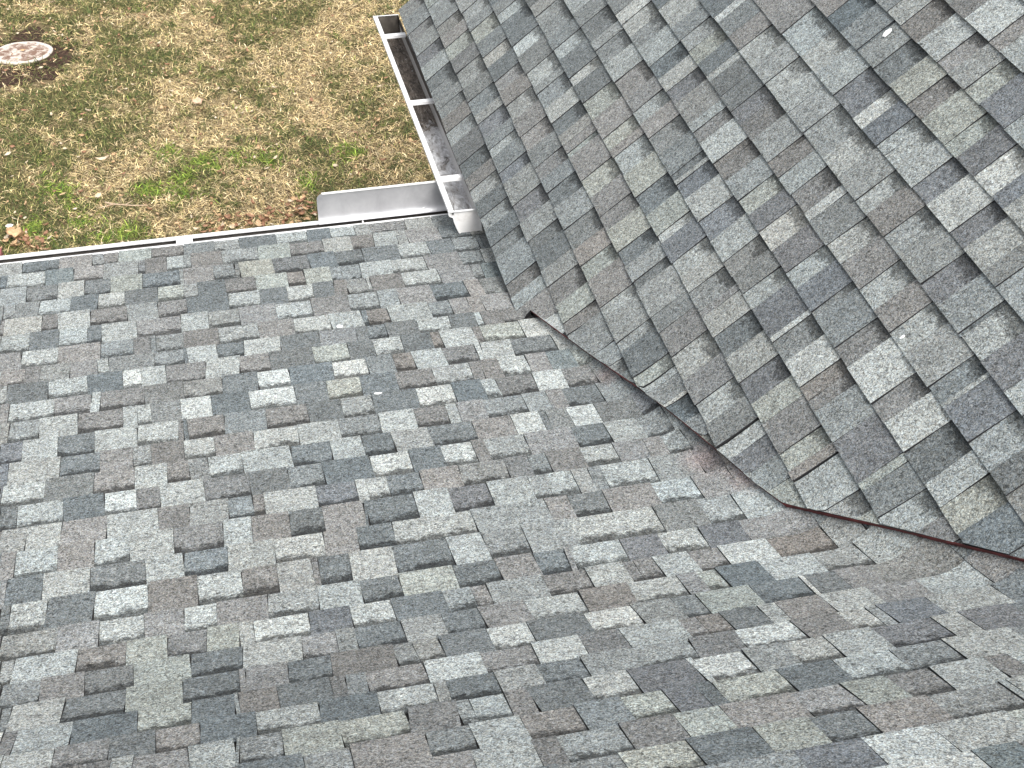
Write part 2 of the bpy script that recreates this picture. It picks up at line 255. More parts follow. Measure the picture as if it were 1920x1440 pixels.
class Sheet:
    def __init__(s): s.V = []; s.F = []; s.K = []; s.B = []; s.m = []
    def tab(s, pt, us, vs_, col, flag, h0, h1, th, lo_cut=None):
        """grid of points pt(u,v,h) with skirts on the butt edge and both sides; us(v) gives the u samples at v"""
        b = len(s.V); nv = len(vs_); nu = None
        for v in vs_:
            uu = us(v); nu = len(uu); h = h0+(h1-h0)*v
            for u in uu: s.V.append(pt(u, v, h)); s.K.append((*col, 1)); s.B.append((flag, v, 0))
        for i in range(nv-1):
            for j in range(nu-1): s.F.append((b+i*nu+j, b+i*nu+j+1, b+(i+1)*nu+j+1, b+(i+1)*nu+j)); s.m.append(0)
        def skirt(idx, pts):
            bb = len(s.V)
            for (u, v, h), i in zip(pts, idx):
                s.V.append(pt(u, v, h)); s.K.append((*[c*.35 for c in col], 1)); s.B.append((0, 0, 0))
                s.V.append(pt(u, v, h-th)); s.K.append((.02, .02, .02, 1)); s.B.append((0, 0, 0))
            for j in range(len(pts)-1): s.F.append((bb+2*j, bb+2*j+2, bb+2*j+3, bb+2*j+1)); s.m.append(1)
        u0 = us(vs_[0]); skirt(range(nu), [(u, vs_[0], h0+(h1-h0)*vs_[0]-.0002) for u in u0])
        for e in (0, -1): skirt(range(nv), [(us(v)[e], v, h0+(h1-h0)*v-.0002) for v in vs_])
        return b
    def build(s, name, parent):
        return mesh_obj(name, s.V, s.F, None, parent, cols=s.K, bv=s.B, mats=[MSH, M_edge], fm=s.m)

house = tag(empty('house', (0, 5.0, 0)), 'house with two grey shingled roof slopes meeting in a valley, white gutters on its eaves', 'house')
HI = Matrix.Translation((0, -5.0, 0))
d1, d2 = parse(TAB1), parse(TAB2)
# low-pitched roof (bottom and left of the photo)
sh = Sheet(); X_LEFT = -3.6
STAIN = [(1.34, 3.02, .10), (1.21, 3.62, .05), (1.42, 2.86, .07), (1.40, 2.92, .05)]
for k in range(len(SK)-1):
    s0, s1 = SK[k], SK[k+1]
    lim = (xc(s1)+.42) if s0 >= S_EAVE-.01 else 1.32
    for (a, b_, c) in runs(d1, k, X_LEFT, lim):
        back = c.endswith('*'); col = tint(c[0])
        dj = rng.normal(0, .0007); ang = rng.normal(0, .03)*(s1-s0)
        h0, h1 = (.0078, .0022) if back else (.0112, .0052)
        h0 += dj; h1 += dj*.5
        g = .0006
        def us(v, a=a, b_=b_, s0=s0, s1=s1, ang=ang):
            a2, b2 = a+g+ang*(v-.5), b_-g+ang*(v-.5)
            n = 2
            if b_ > xc(s0)-.15: n = max(2, int((b_-a)/.014)+1)
            return [a2+(b2-a2)*i/(n-1) for i in range(n)]
        vs_ = (0, .35, .7, 1.0, 1.06) if b_ > xc(s0)-.15 else (0, .5, 1.06)
        wob = rng.normal(0, .0012)
        b0 = len(sh.V)
        sh.tab(lambda u, v, h, s0=s0, s1=s1, w_=wob: p1(u, s0+(s1-s0)*v+w_*(1-v), h), us, vs_, col, (1.0 if b_ < xc(s0)+.05 or s0 < 2 else .25) if back else 0.0, h0, h1, .0045 if not back else .004)
        if b_ > .95 and s0 > 1.2:
            for i in range(b0, len(sh.V)):
                v = sh.V[i]; f = max((1-math.hypot(v[0]-x, v[1]-y)/r) for x, y, r in STAIN)
                if f > 0:
                    kk = sh.K[i]; f = min(1, f*1.3)*.42; sh.K[i] = (kk[0]*(1+.25*f), kk[1]*(1-.25*f), kk[2]*(1-.28*f), 1)
low = sh.build('low_pitch_roof', house); low.matrix_parent_inverse = HI
tag(low, 'low-pitched shingle slope running down to the far gutter')
# steep roof (right of the photo); its shingles are trimmed along the valley
CUT = [(4.175, -.02), (4.145, .030), (4.172, .052), (3.742, .199), (3.485, .295), (3.208, .388), (2.973, .458), (2.794, .510), (2.682, .550), (2.594, .617), (2.401, .769), (2.229, .898), (2.085, 1.007), (1.75, 1.27), (1.2, 1.70), (.4, 2.35), (-.3, 2.9), (-1.6, 3.9)]
CT = np.array([c[1] for c in CUT]); CYv = np.array([c[0] for c in CUT])
def ycut(t): return float(np.interp(t, CT, CYv))
def lift(y, t): return .007*max(0, 1-(y-ycut(t))/.14) if t > .03 else 0
sh = Sheet()
for k in range(len(TK)-1):
    t0, t1 = TK[k], TK[k+1]
    for (a, b_, c) in runs(d2, k, ycut(t1)-.05 if k < 12 else ycut(t1), Y_FAR):
        back = c.endswith('*'); col = tint(c[0], 1)
        dj = rng.normal(0, .0006); h0, h1 = (.0095, .0010) if back else (.0128, .0040)
        if c[0] == 'k': h0, h1 = .003, .001; back = False
        h0 += dj; wob = rng.normal(0, .0012); ang = rng.normal(0, .02)*(t1-t0)
        def us(v, a=a, b_=b_, t0=t0, t1=t1, ang=ang):
            yc = ycut(t0+(t1-t0)*min(v, 1)); a2 = max(a+.0007+ang*(v-.5), yc); b2 = max(b_-.0007+ang*(v-.5), yc)
            return [a2, b2]
        if b_ <= min(ycut(t0), ycut(t1)): continue
        near = a < max(ycut(t0), ycut(t1))+.02
        vs_ = [i/8 for i in range(9)]+[1.05] if near else (0, .5, 1.05)
        sh.tab(lambda u, v, h, t0=t0, t1=t1, w_=wob: p2(u, t0+(t1-t0)*v+w_*(1-v), h+lift(u, t0+(t1-t0)*v)), us, vs_, col, .82 if back else 0.0, h0, h1, .0095)
steep = sh.build('steep_roof', house); steep.matrix_parent_inverse = HI
tag(steep, 'steep shingle slope on the right, trimmed along the valley')

# decks (solid bodies beneath the shingles)
def fix(o): o.matrix_parent_inverse = HI; return o
V, F = [], []
nn = 0
for s in np.linspace(0, PS[-1], 60):
    y, z = q1(s); n, d = nrm1(s)
    xr = max(xc(s), 0)+.0 if s > S_EAVE else 1.30
    for (x, h) in ((X_LEFT, -.002), (xr-.01, -.002), (xr-.01, -.022), (X_LEFT, -.022)): V.append((x, y+n[1]*h, z+n[2]*h))
    nn += 1
for i in range(nn-1):
    for j in range(4): F.append((4*i+j, 4*i+(j+1) % 4, 4*i+4+(j+1) % 4, 4*i+4+j))
F += [(0, 1, 2, 3), tuple(4*(nn-1)+j for j in (3, 2, 1, 0))]
dk = mesh_obj('roof_deck', V, F, M_under, low)
V, F, nn = [], [], 0
for t_ in np.linspace(.012, TK[-1]+.0, 60):
    yb = min(ycut(t_), 4.2)-.30 if t_ > .05 else 4.2
    if t_ < .3: yb = max(yb, ycut(t_)-.12)
    for (y, h) in ((yb, -.016), (Y_FAR-.015, -.004), (Y_FAR-.015, -.030), (yb, -.036)): V.append(p2(y, t_, h))
    nn += 1
for i in range(nn-1):
    for j in range(4): F.append((4*i+j, 4*i+(j+1) % 4, 4*i+4+(j+1) % 4, 4*i+4+j))
F += [(0, 1, 2, 3), tuple(4*(nn-1)+j for j in (3, 2, 1, 0))]
dk = mesh_obj('roof_deck', V, F, M_under, steep)
# dark red bead showing under the trimmed shingle edge
V, F = [], []
pts = []
cc = [c for c in CUT if c[1] > .05 and c[1] < 3]
for i in range(len(cc)-1):
    for j in range(12):
        f = j/12; pts.append((cc[i][0]*(1-f)+cc[i+1][0]*f, cc[i][1]*(1-f)+cc[i+1][1]*f))
for i, (y, t_) in enumerate(pts):
    r = .0004+.0010*math.sin(i*.37)+rng.normal(0, .0004)
    lf = .0125 if t_ < .5 else .0092
    q = [p2(y-r-(.0030 if t_ < .5 else .001), t_-r*.4-.0005, lf), p2(y+.002, t_, lf+.0012), p2(y+.002, t_, -.003), p2(y-r-.0030, t_-r*.4-.001, -.003)]
    V += q
for i in range(len(pts)-1):
    for j in range(4): F.append((4*i+j, 4*i+(j+1) % 4, 4*i+4+(j+1) % 4, 4*i+4+j))
bead = mesh_obj('sealant_bead', V, F, M_seal, steep)
tag(bead, 'dark red line along the trimmed valley edge')
# ridge cap of the steep roof, back slope
yb = -1.5
tt = TK[-1]; rp = p2(0, tt, 0)
V = [(rp[0], yb, rp[2]+.006), (rp[0], Y_FAR, rp[2]+.006), (rp[0]+2.2, Y_FAR, rp[2]-1.9), (rp[0]+2.2, yb, rp[2]-1.9)]
V += [(x, y, z-.03) for x, y, z in V]
bk = mesh_obj('back_slope', V, [(0, 1, 2, 3), (7, 6, 5, 4), (0, 4, 5, 1), (1, 5, 6, 2), (2, 6, 7, 3), (3, 7, 4, 0)], MSH, house,
              cols=[(*srgb(140, 143, 143), 1)]*8, bv=[(0, 0, 0)]*8); fix(bk)

# ---------------------------------------------------------------- gutters
# grime-stained trough interior: brown film, washed streaks; bare metal and water reflections painted in as pale patches, more towards the near end
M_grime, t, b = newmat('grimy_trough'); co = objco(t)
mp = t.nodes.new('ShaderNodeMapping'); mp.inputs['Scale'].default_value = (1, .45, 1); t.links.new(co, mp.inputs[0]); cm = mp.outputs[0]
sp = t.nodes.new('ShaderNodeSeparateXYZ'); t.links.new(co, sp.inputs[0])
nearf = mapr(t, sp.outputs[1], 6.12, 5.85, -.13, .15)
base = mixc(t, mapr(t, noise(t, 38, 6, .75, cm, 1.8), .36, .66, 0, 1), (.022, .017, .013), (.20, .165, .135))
pale_refl = math_(t, 'ADD', noise(t, 30, 6, .75, cm, 1.4), nearf)
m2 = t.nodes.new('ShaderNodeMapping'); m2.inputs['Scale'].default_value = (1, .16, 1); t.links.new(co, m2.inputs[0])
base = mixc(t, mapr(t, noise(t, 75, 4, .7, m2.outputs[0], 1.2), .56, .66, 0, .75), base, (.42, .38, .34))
base = mixc(t, mapr(t, pale_refl, .48, .76, 0, 1), base, (.84, .85, .87))
t.links.new(base, b.inputs['Base Color']); t.links.new(mapr(t, pale_refl, .5, .65, .75, .25), b.inputs['Roughness'])
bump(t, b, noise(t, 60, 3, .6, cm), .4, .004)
M_dirty = flat('stained_inside', (.10, .088, .075), .6, 0, 18, .45)
M_stainwhite, t, b = newmat('weathered_white'); co = objco(t)
t.links.new(mixc(t, mapr(t, noise(t, 26, 4, .6, co, .5), .50, .75, 0, .45), (.80, .79, .775), (.50, .45, .41)), b.inputs['Base Color']); b.inputs['Roughness'].default_value = .45

XL, YA, YB, ZA, ZB = .930, 7.045, 4.985, -3.282+H, -3.206+H      # side gutter: lip x, far / near end
KP = [(0, 0), (.0, -.016), (.004, -.024), (.018, -.030), (.023, -.052), (.032, -.080), (.044, -.110), (.052, -.120), (.140, -.120), (.130, -.002)]
def gz(y): return ZA+(ZB-ZA)*(y-YA)/(YB-YA)
side = empty('side_gutter'); side.parent = house; fix(side)
tag(side, 'white open gutter along the eave of the steep roof')
nK = len(KP); inn = [(x+(.0016 if i < nK-1 else -.0016), z+(.0016 if i > 5 else 0)) for i, (x, z) in enumerate(KP)]
V, F, FM = [], [], []
ys = np.linspace(YA, YB, 40)
for y in ys:
    for (x, z) in KP: V.append((XL+x, y, gz(y)+z))
    for (x, z) in inn: V.append((XL+x, y, gz(y)+z))
for i in range(len(ys)-1):
    a, c = i*2*nK, (i+1)*2*nK
    for j in range(nK-1):
        F.append((a+j, a+j+1, c+j+1, c+j)); FM.append(0)
        F.append((a+nK+j, c+nK+j, c+nK+j+1, a+nK+j+1)); FM.append(1 if j in (6, 7) else 2)
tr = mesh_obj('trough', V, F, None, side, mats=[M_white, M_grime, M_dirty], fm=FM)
# rolled front lip
def sweep_box(name, x0, x1, z0, z1, ya, yb, mat, parent, zf=gz, hem=0):
    V = []
    for y in (ya, yb):
        for (x, z) in ((x0, z0), (x1, z0), (x1, z1), (x0, z1)): V.append((XL+x, y, zf(y)+z))
    return mesh_obj(name, V, [(0, 1, 2, 3), (7, 6, 5, 4), (0, 4, 5, 1), (1, 5, 6, 2), (2, 6, 7, 3), (3, 7, 4, 0)], mat, parent)
sweep_box('front_lip', -.0012, .0205, -.003, .0015, YA+.002, YB+.004, M_white, side)
# end caps: K-shaped plates with a folded rim
def endcap(y0, d, mat_face, label):
    e = None; z0 = gz(y0)
    pl = [(x, z) for x, z in KP]
    V = [(XL+x, y0, z0+z) for x, z in pl]+[(XL+x, y0+d*.0012, z0+z) for x, z in pl]
    n = len(pl); F = [tuple(range(n)), tuple(range(2*n-1, n-1, -1))]+[(i, (i+1) % n, n+(i+1) % n, n+i) for i in range(n)]
    e = mesh_obj('end_cap', V, F, None, side, mats=[M_stainwhite, M_dirty], fm=[1, 0]+[0]*n)
    cx_, cz_ = .07, -.055
    V, F = [], []
    for (x, z) in pl:
        dx, dz = x-cx_, z-cz_; L = math.hypot(dx, dz); ux, uz = dx/L, dz/L
        for (o_, yy) in ((-.0050, 0), (.0030, 0), (.0030, d*.0065), (-.0050, d*.0065)):
            V.append((XL+x+ux*o_, y0+yy, z0+z+uz*o_))
    for i in range(n):
        a, c = 4*i, 4*((i+1) % n)
        for j in range(4): F.append((a+j, a+(j+1) % 4, c+(j+1) % 4, c+j))
    rim = mesh_obj('folded_rim', V, F, M_white, e)
    if label: tag(e, label)
    return e
endcap(YA, 1, M_dirty, 'end cap at the far end, grimy inside')
ce = endcap(YB, -1, M_stainwhite, 'pale end cap facing the camera above the low roof')
# small drip tabs and rivets on the near cap
boxes('tab', [(XL+.052, XL+.066, YB-.010, YB-.001, gz(YB)-.130, gz(YB)-.116)], M_white, ce)
boxes('rivet', [(XL+.012, XL+.020, YB-.0085, YB-.006, gz(YB)-.012, gz(YB)-.006)], M_edge, ce)
boxes('rivet', [(XL+.118, XL+.130, YB-.0085, YB-.006, gz(YB)-.115, gz(YB)-.107)], M_edge, ce)
# hidden hangers crossing the trough
for (yc, wd) in ((6.79, .030), (6.013, .028), (5.265, .030)):
    z = gz(yc)
    V = [(XL+.018, yc-wd/2, z+.0025), (XL+.126, yc-wd/2, z+.004), (XL+.126, yc+wd/2, z+.004), (XL+.018, yc+wd/2, z+.0025)]
    V += [(x, y, zz-.004) for x, y, zz in V]
    V += [(XL+.018, yc-wd/2-.001, z-.010), (XL+.126, yc-wd/2-.001, z-.009), (XL+.126, yc-wd/2+.0015, z-.009), (XL+.018, yc-wd/2+.0015, z-.010)]
    F = [(0, 1, 2, 3), (7, 6, 5, 4), (0, 4, 5, 1), (1, 5, 6, 2), (2, 6, 7, 3), (3, 7, 4, 0), (4, 5, 9, 8), (6, 7, 11, 10), (8, 9, 10, 11)]
    mesh_obj('hanger_strap', V, F, M_white, side)
# drip edge of the steep roof eave and rake
def sbox(name, pts4a, pts4b, mat, parent):
    V = list(pts4a)+list(pts4b)
    return mesh_obj(name, V, [(0, 1, 2, 3), (7, 6, 5, 4), (0, 4, 5, 1), (1, 5, 6, 2), (2, 6, 7, 3), (3, 7, 4, 0)], mat, parent)
de = lambda y: [(X0+.006, y, Z0-.004), (X0+.018, y, Z0+.004), (X0+.020, y, Z0-.040), (X0+.012, y, Z0-.040)]
sbox('drip_edge', de(Y_FAR-.01), de(4.45), M_dirty, steep)

# gutter of the low roof, far eave
EY, EZ = PY[0], PZ[0]
pg = empty('eave_gutter'); pg.parent = house; fix(pg); tag(pg, 'white gutter along the far edge of the low roof')
LY, LZ = EY+.100, EZ-.020                 # front lip
KQ = [(LY, LZ), (LY, LZ-.016), (LY-.004, LZ-.024), (LY-.016, LZ-.032), (LY-.022, LZ-.055), (LY-.034, LZ-.085), (LY-.048, LZ-.105), (EY-.022, LZ-.105), (EY-.022, LZ+.005)]
n = len(KQ); XR = 1.085
V = [(x, y, z) for x in (X_LEFT, XR) for (y, z) in KQ]+[(x, y+(.0015 if i == n-1 else -.0015), z+(.0015 if i > 5 else 0)) for x in (X_LEFT, XR) for i, (y, z) in enumerate(KQ)]
F = [(i, i+1, n+i+1, n+i) for i in range(n-1)]+[(2*n+i, 3*n+i, 3*n+i+1, 2*n+i+1) for i in range(n-1)]
mesh_obj('trough', V, F, None, pg, mats=[M_white, M_dirty], fm=[0]*(n-1)+[1]*(n-1))
boxes('front_lip', [(X_LEFT, XR, LY-.022, LY+.0015, LZ-.003, LZ+.0015)], M_white, pg)
V = [(X_LEFT, LY-.001, LZ), (X_LEFT, LY-.10, LZ), (X_LEFT, LY-.10, LZ-.104), (X_LEFT, LY-.05, LZ-.104), (X_LEFT, LY-.02, LZ-.05)]
boxes('drip_edge', [(X_LEFT, XR, EY-.016, EY+.024, EZ-.0075, EZ-.0045), (X_LEFT, XR, EY+.021, EY+.024, EZ-.045, EZ-.0075)], M_white, low)
# grey dividing rail of the leaf screen lying in the slot
boxes('screen_rail', [(X_LEFT, XR, LY-.052, LY-.043, LZ-.012, LZ-.008)], flat('dull_metal', (.30, .29, .28), .5, .3, 30, .25), pg)
boxes('screen', [(X_LEFT, XR, EY+.026, LY-.018, LZ-.022, LZ-.018)], flat('leaf_screen', (.055, .05, .047), .8, 0, 90, .5), pg)
for xx in (-.153, -2.2):
    boxes('joint_strap', [(xx-.030, xx+.030, EY+.020, LY-.014, LZ-.007, LZ-.001), (xx-.034, xx-.026, EY-.010, LY-.012, LZ-.004, LZ+.003), (xx+.026, xx+.034, EY-.010, LY-.012, LZ-.004, LZ+.003)], M_stainwhite, pg)
boxes('joint_strap', [(.60, .606, EY+.010, LY-.018, LZ-.008, LZ-.003)], M_stainwhite, pg)

# splash guard: bent sheet standing on the low gutter's lip
M_alu, t, b = newmat('dull_aluminium'); co = objco(t)
t.links.new(mixc(t, mapr(t, noise(t, 11, 4, .6, co, .4), .35, .7, 0, 1), (.60, .60, .61), (.46, .46, .475)), b.inputs['Base Color'])
b.inputs['Metallic'].default_value = .55; b.inputs['Roughness'].default_value = .42
prof = [(-.026, .0), (-.022, .0015), (-.016, .006), (-.010, .014), (-.004, .028), (.000, .045), (.003, .070), (.004, .100), (.004, .132)]
xs = [.416, .4175, .421, .427, .435, .50, .60, .70, .80, .90, .926]
V, F = [], []
for x in xs:
    top = .132-(.020*max(0, 1-(x-.416)/.019)**2)
    for (dy, dz) in prof:
        zz = LZ+.002+dz*top/.132
        xm = XL+.0015+float(np.interp(-(zz-gz(LY)), [-z for _, z in KP[:8]], [q for q, _ in KP[:8]]))
        V.append((xm if x > .92 else x, LY-.006+dy, zz))
m_ = len(prof)
n0 = len(V); V += [(x, y+.0014, z) for x, y, z in V]
for i in range(len(xs)-1):
    for j in range(m_-1):
        F.append((i*m_+j, (i+1)*m_+j, (i+1)*m_+j+1, i*m_+j+1)); F.append((n0+i*m_+j, n0+i*m_+j+1, n0+(i+1)*m_+j+1, n0+(i+1)*m_+j))
sg = mesh_obj('splash_guard', V, F, M_alu, pg, smooth=True); tag(sg, 'upright dull metal splash guard beside the side gutter')
boxes('folded_hem', [(.438, .930, LY-.007, LY+.0015, LZ+.1325, LZ+.1385)], M_white, sg)
V = [(.86, LY-.0135, LZ+.012)]
boxes('rivet', [(.868, .876, LY-.0185, LY-.0145, LZ+.012, LZ+.019)], M_white, sg)

# walls, fascia and soffit under the eaves
fix(boxes('wall', [(X_LEFT+.3, 1.22, -1.0, EY-.42, 0, 2.25), (1.30, 7.2, -1.2, Y_FAR-.32, 0, 2.40)], M_wall, house))
fix(boxes('fascia', [(X_LEFT, 1.09, EY-.044, EY-.024, EZ-.19, EZ-.03), (X0+.024, X0+.044, EY+.0, Y_FAR-.03, Z0-.19, Z0-.03)], M_white, house))
fix(boxes('soffit', [(X_LEFT, 1.20, EY-.44, EY-.05, EZ-.19, EZ-.175), (X0+.05, 1.32, 4.8, Y_FAR-.03, Z0-.19, Z0-.175)], M_soffit, house))
V = []
for t_ in (0.02, TK[-1]):
    for (y, h) in ((Y_FAR-.03, -.032), (Y_FAR-.012, -.032), (Y_FAR-.012, -.17), (Y_FAR-.03, -.17)): V.append(p2(y, t_, h))
rk = mesh_obj('rake_board', V, [(0, 1, 2, 3), (7, 6, 5, 4), (0, 4, 5, 1), (1, 5, 6, 2), (2, 6, 7, 3), (3, 7, 4, 0)], M_white, house); fix(rk)
gb = mesh_obj('gable_wall', [(X0+.26, Y_FAR-.34, 2.38), (rp[0], Y_FAR-.34, rp[2]-.06), (rp[0]+2.1, Y_FAR-.34, rp[2]-1.86), (rp[0]+2.1, Y_FAR-.34, 2.38),
     (X0+.26, Y_FAR-.5, 2.38), (rp[0], Y_FAR-.5, rp[2]-.06), (rp[0]+2.1, Y_FAR-.5, rp[2]-1.86), (rp[0]+2.1, Y_FAR-.5, 2.38)],
     [(0, 1, 2, 3), (7, 6, 5, 4), (0, 4, 5, 1), (1, 5, 6, 2), (2, 6, 7, 3), (3, 7, 4, 0)], M_wall, house); fix(gb)

# ---------------------------------------------------------------- ground, lawn
M_gr, t, b = newmat('thatch'); co = objco(t)
c1 = mixc(t, mapr(t, noise(t, 30, 4, .7, co, .5), .35, .65, 0, 1), (.050, .042, .022), (.24, .185, .095))
c1 = mixc(t, mapr(t, noise(t, 1.3, 3, .6, co), .45, .6, 0, .6), c1, (.05, .06, .022))
c1 = mixc(t, mapr(t, noise(t, 110, 2, .7, co), .4, .65, 0, .7), c1, (.26, .20, .12))
t.links.new(c1, b.inputs['Base Color']); b.inputs['Roughness'].default_value = 1; b.inputs['Specular IOR Level'].default_value = .1
bump(t, b, noise(t, 60, 3, .7, co), .8, .02)
g = mesh_obj('ground', [(-150, -60, 0), (150, -60, 0), (150, 240, 0), (-150, 240, 0)], [(0, 1, 2, 3)], M_gr); tag(g, kind='structure')

BR = [(-0.3, 10.21), (-0.04, 10.02), (0.24, 10.04), (0.42, 9.94), (-0.46, 9.65), (-0.23, 9.55), (-0.26, 9.79), (-1.18, 9.81), (-1.32, 9.28), (-0.99, 9.34), (-0.78, 9.08), (0.69, 9.58), (1.09, 9.92), (-1.07, 9.71), (-0.67, 9.11)]
DK = [(-1.13, 12.8), (-0.94, 12.9), (0.34, 12.64), (0.43, 12.28), (-0.56, 12.91), (-1.25, 11.18), (-1.07, 10.78), (-1.38, 11.4), (-0.77, 11.56), (-0.47, 11.31), (-1.5, 12.54), (0.95, 12.38), (0.6, 10.9), (-0.63, 12.15), (-0.32, 11.77), (0.32, 11.75), (0.07, 12.12), (-0.86, 10.74), (-1.44, 10.68), (-1.33, 9.69), (0.72, 9.98), (-1.2, 12.0), (-.95, 11.9), (-.9, 11.0), (-1.3, 10.3)]
TN = [(-0.52, 12.62), (0.08, 12.33), (-0.13, 11.14), (0.22, 11.66), (0.46, 9.55), (0.35, 9.19), (0.93, 10.65), (1.35, 11.13), (1.29, 10.12), (1.23, 11.56), (0.8, 11.05), (-0.63, 10.1), (-1.07, 9.87), (0.32, 9.74), (0.56, 9.69), (0.13, 10.45), (1.38, 12.3), (1.06, 11.7), (-1.14, 13.15), (-0.16, 11.39), (-0.42, 9.35), (-0.11, 10.59), (.6, 11.5), (1.5, 10.6)]
DT = [(-1.56, 11.72), (-1.41, 12.63), (-1.45, 12.47), (-1.17, 12.05), (-1.65, 11.79), (-1.3, 11.67), (-1.75, 12.6)]
LX, LYc, LR = -1.475, 12.20, .252
def vnoise(x, y, sc, seed):
    """smooth value noise in numpy"""
    r = np.random.default_rng(seed).random((256, 256)); x = x*sc+37.7; y = y*sc+11.3
    xi = np.floor(x).astype(int); yi = np.floor(y).astype(int); fx = x-xi; fy = y-yi; fx = fx*fx*(3-2*fx); fy = fy*fy*(3-2*fy)
    g_ = lambda i, j: r[i % 256, j % 256]
    return (g_(xi, yi)*(1-fx)+g_(xi+1, yi)*fx)*(1-fy)+(g_(xi, yi+1)*(1-fx)+g_(xi+1, yi+1)*fx)*fy
def field(x, y, pts, r):
    o = np.zeros_like(x)
    for px, py in pts: o = np.maximum(o, np.exp(-((x-px)**2+((y-py)*.75)**2)/(r*r)))
    return o
def grass(name, n, x0, x1, y0, y1, seed, wid=1.0):
    R_ = np.random.default_rng(seed)
    x = R_.uniform(x0, x1, n); y = R_.uniform(y0, y1, n)
    wob = (vnoise(x, y, 5, 1)-.5)*.5+(vnoise(x, y, 14, 2)-.5)*.6+(vnoise(x, y, 40, 9)-.5)*.3
    green = .50*field(x, y, DK, .26)-.50*field(x, y, TN, .26)+wob*1.9+(vnoise(x, y, .8, 3)-.5)*.4+.05
    bright = field(x, y, BR, .14)*.88+(vnoise(x, y, 9, 4)-.5)*.7+(vnoise(x, y, 25, 12)-.5)*.6
    dirt = field(x, y, DT, .16)+wob*.6
    inner = (x > -2.7) & (x < 2.9) & (y > 8.2) & (y < 14.4) if wid > 2 else np.zeros(n, bool)
    lid = inner | (np.hypot(x-LX, (y-LYc)/.84) < LR+.012)
    keep = ~lid & ((dirt < .42) | (R_.random(n) < .14))
    x, y, green, bright, dirt = x[keep], y[keep], green[keep], bright[keep], dirt[keep]; n = len(x)
    isb = bright+R_.normal(0, .20, n) > .66; isg = (green+R_.normal(0, .26, n) > .05) & ~isb
    col = np.empty((n, 3)); v = np.exp(R_.normal(-.06, .48, n)).clip(.25, 2.3)*(.72+.56*vnoise(x, y, 33, 31))
    col[:] = (.58, .455, .24); pk = R_.random(n) < .30; col[pk] = (.76, .63, .39); dk = R_.random(n) < .20; col[dk] = (.22, .15, .09)
    col[isg] = (.125, .145, .045); og = isg & (R_.random(n) < .42); col[og] = (.24, .215, .085); sg_ = isg & (R_.random(n) < .16); col[sg_] = (.52, .43, .21)
    dg = isg & (R_.random(n) < .3); col[dg] = (.055, .085, .025)
    col[isb] = (.25, .33, .055); ob = isb & (R_.random(n) < .35); col[ob] = (.09, .17, .03)
    col *= v[:, None]*np.array([.94, .93, .90])
    ln = R_.uniform(.030, .085, n)*(1+.15*isb); w_ = R_.uniform(.0022, .0052, n)*wid
    az = R_.uniform(0, 2*np.pi, n); el = np.where(isb | isg, R_.uniform(.08, .85, n), R_.uniform(.02, .6, n))
    d = np.stack([np.cos(az)*np.cos(el), np.sin(az)*np.cos(el), np.sin(el)], 1)
    sdir = np.stack([-np.sin(az+R_.normal(0, .5, n)), np.cos(az), R_.normal(0, .3, n)], 1); sdir /= np.linalg.norm(sdir, axis=1)[:, None]
    z0_ = R_.uniform(0, .018, n); p = np.stack([x, y, z0_], 1)
    mid = p+d*ln[:, None]*.55; tip = p+d*ln[:, None]; tip[:, 2] -= ln*.22*np.cos(el); tip[:, 2] = np.maximum(tip[:, 2], .002)
    s_ = sdir*w_[:, None]*.5
    V = np.stack([p-s_, p+s_, mid+s_*.9, mid-s_*.9, tip], 1).reshape(-1, 3)
    i = np.arange(n)*5
    F = np.stack([i, i+1, i+2, i, i+2, i+3, i+3, i+2, i+4], 1).reshape(-1, 3)
    K = np.ones((n*5, 4)); K[:, :3] = np.repeat(col, 5, axis=0)
    return mesh_obj(name, V, F, M_blade, cols=K)
M_blade, t, b = newmat('grass_blade'); at = t.nodes.new('ShaderNodeAttribute'); at.attribute_name = 'tint'
t.links.new(at.outputs['Color'], b.inputs['Base Color']); b.inputs['Roughness'].default_value = .7; b.inputs['Specular IOR Level'].default_value = .3
gr_ = grass('lawn_grass', 300000, -2.7, 2.9, 8.2, 14.4, 21)
tag(gr_, 'patchy winter lawn of straw and green grass', kind='stuff')
gr2 = grass('outer_lawn_grass', 260000, -8, 7, 6.0, 20, 22, 3.0)
tag(gr2, 'patchy winter lawn farther out', kind='stuff')

# round concrete lid
M_lid, t, b = newmat('stained_concrete'); co = objco(t)
sp = t.nodes.new('ShaderNodeVectorMath'); sp.operation = 'LENGTH'; t.links.new(co, sp.inputs[0])
rim = mapr(t, sp.outputs['Value'], .215, .25, -.02, .30)
nz = math_(t, 'SUBTRACT', noise(t, 14, 5, .75, co, .8), rim)
c1 = mixc(t, mapr(t, nz, .42, .58, 0, 1), (.66, .59, .51), (.20, .12, .085))
c1 = mixc(t, mapr(t, noise(t, 45, 3, .7, co), .60, .72, 0, .8), c1, (.06, .04, .03))
t.links.new(c1, b.inputs['Base Color']); b.inputs['Roughness'].default_value = .9
n = 40; V = []
for r, z in ((1.0, 0), (1.0, .034), (.975, .042), (.5, .045)):
    for i in range(n):
        a = 2*math.pi*i/n; rr = LR*r*(1+.018*math.sin(3*a+1)+.012*math.sin(7*a)); V.append((rr*math.cos(a), rr*math.sin(a), z))
F = [(j*n+i, j*n+(i+1) % n, (j+1)*n+(i+1) % n, (j+1)*n+i) for j in range(3) for i in range(n)]+[tuple(3*n+i for i in range(n))]
lid = mesh_obj('access_lid', V, F, M_lid); lid.location = (LX, LYc, -.022); lid.scale = (1, .84, 1)
tag(lid, 'round pale concrete lid with brown stains set in the lawn', 'lid')
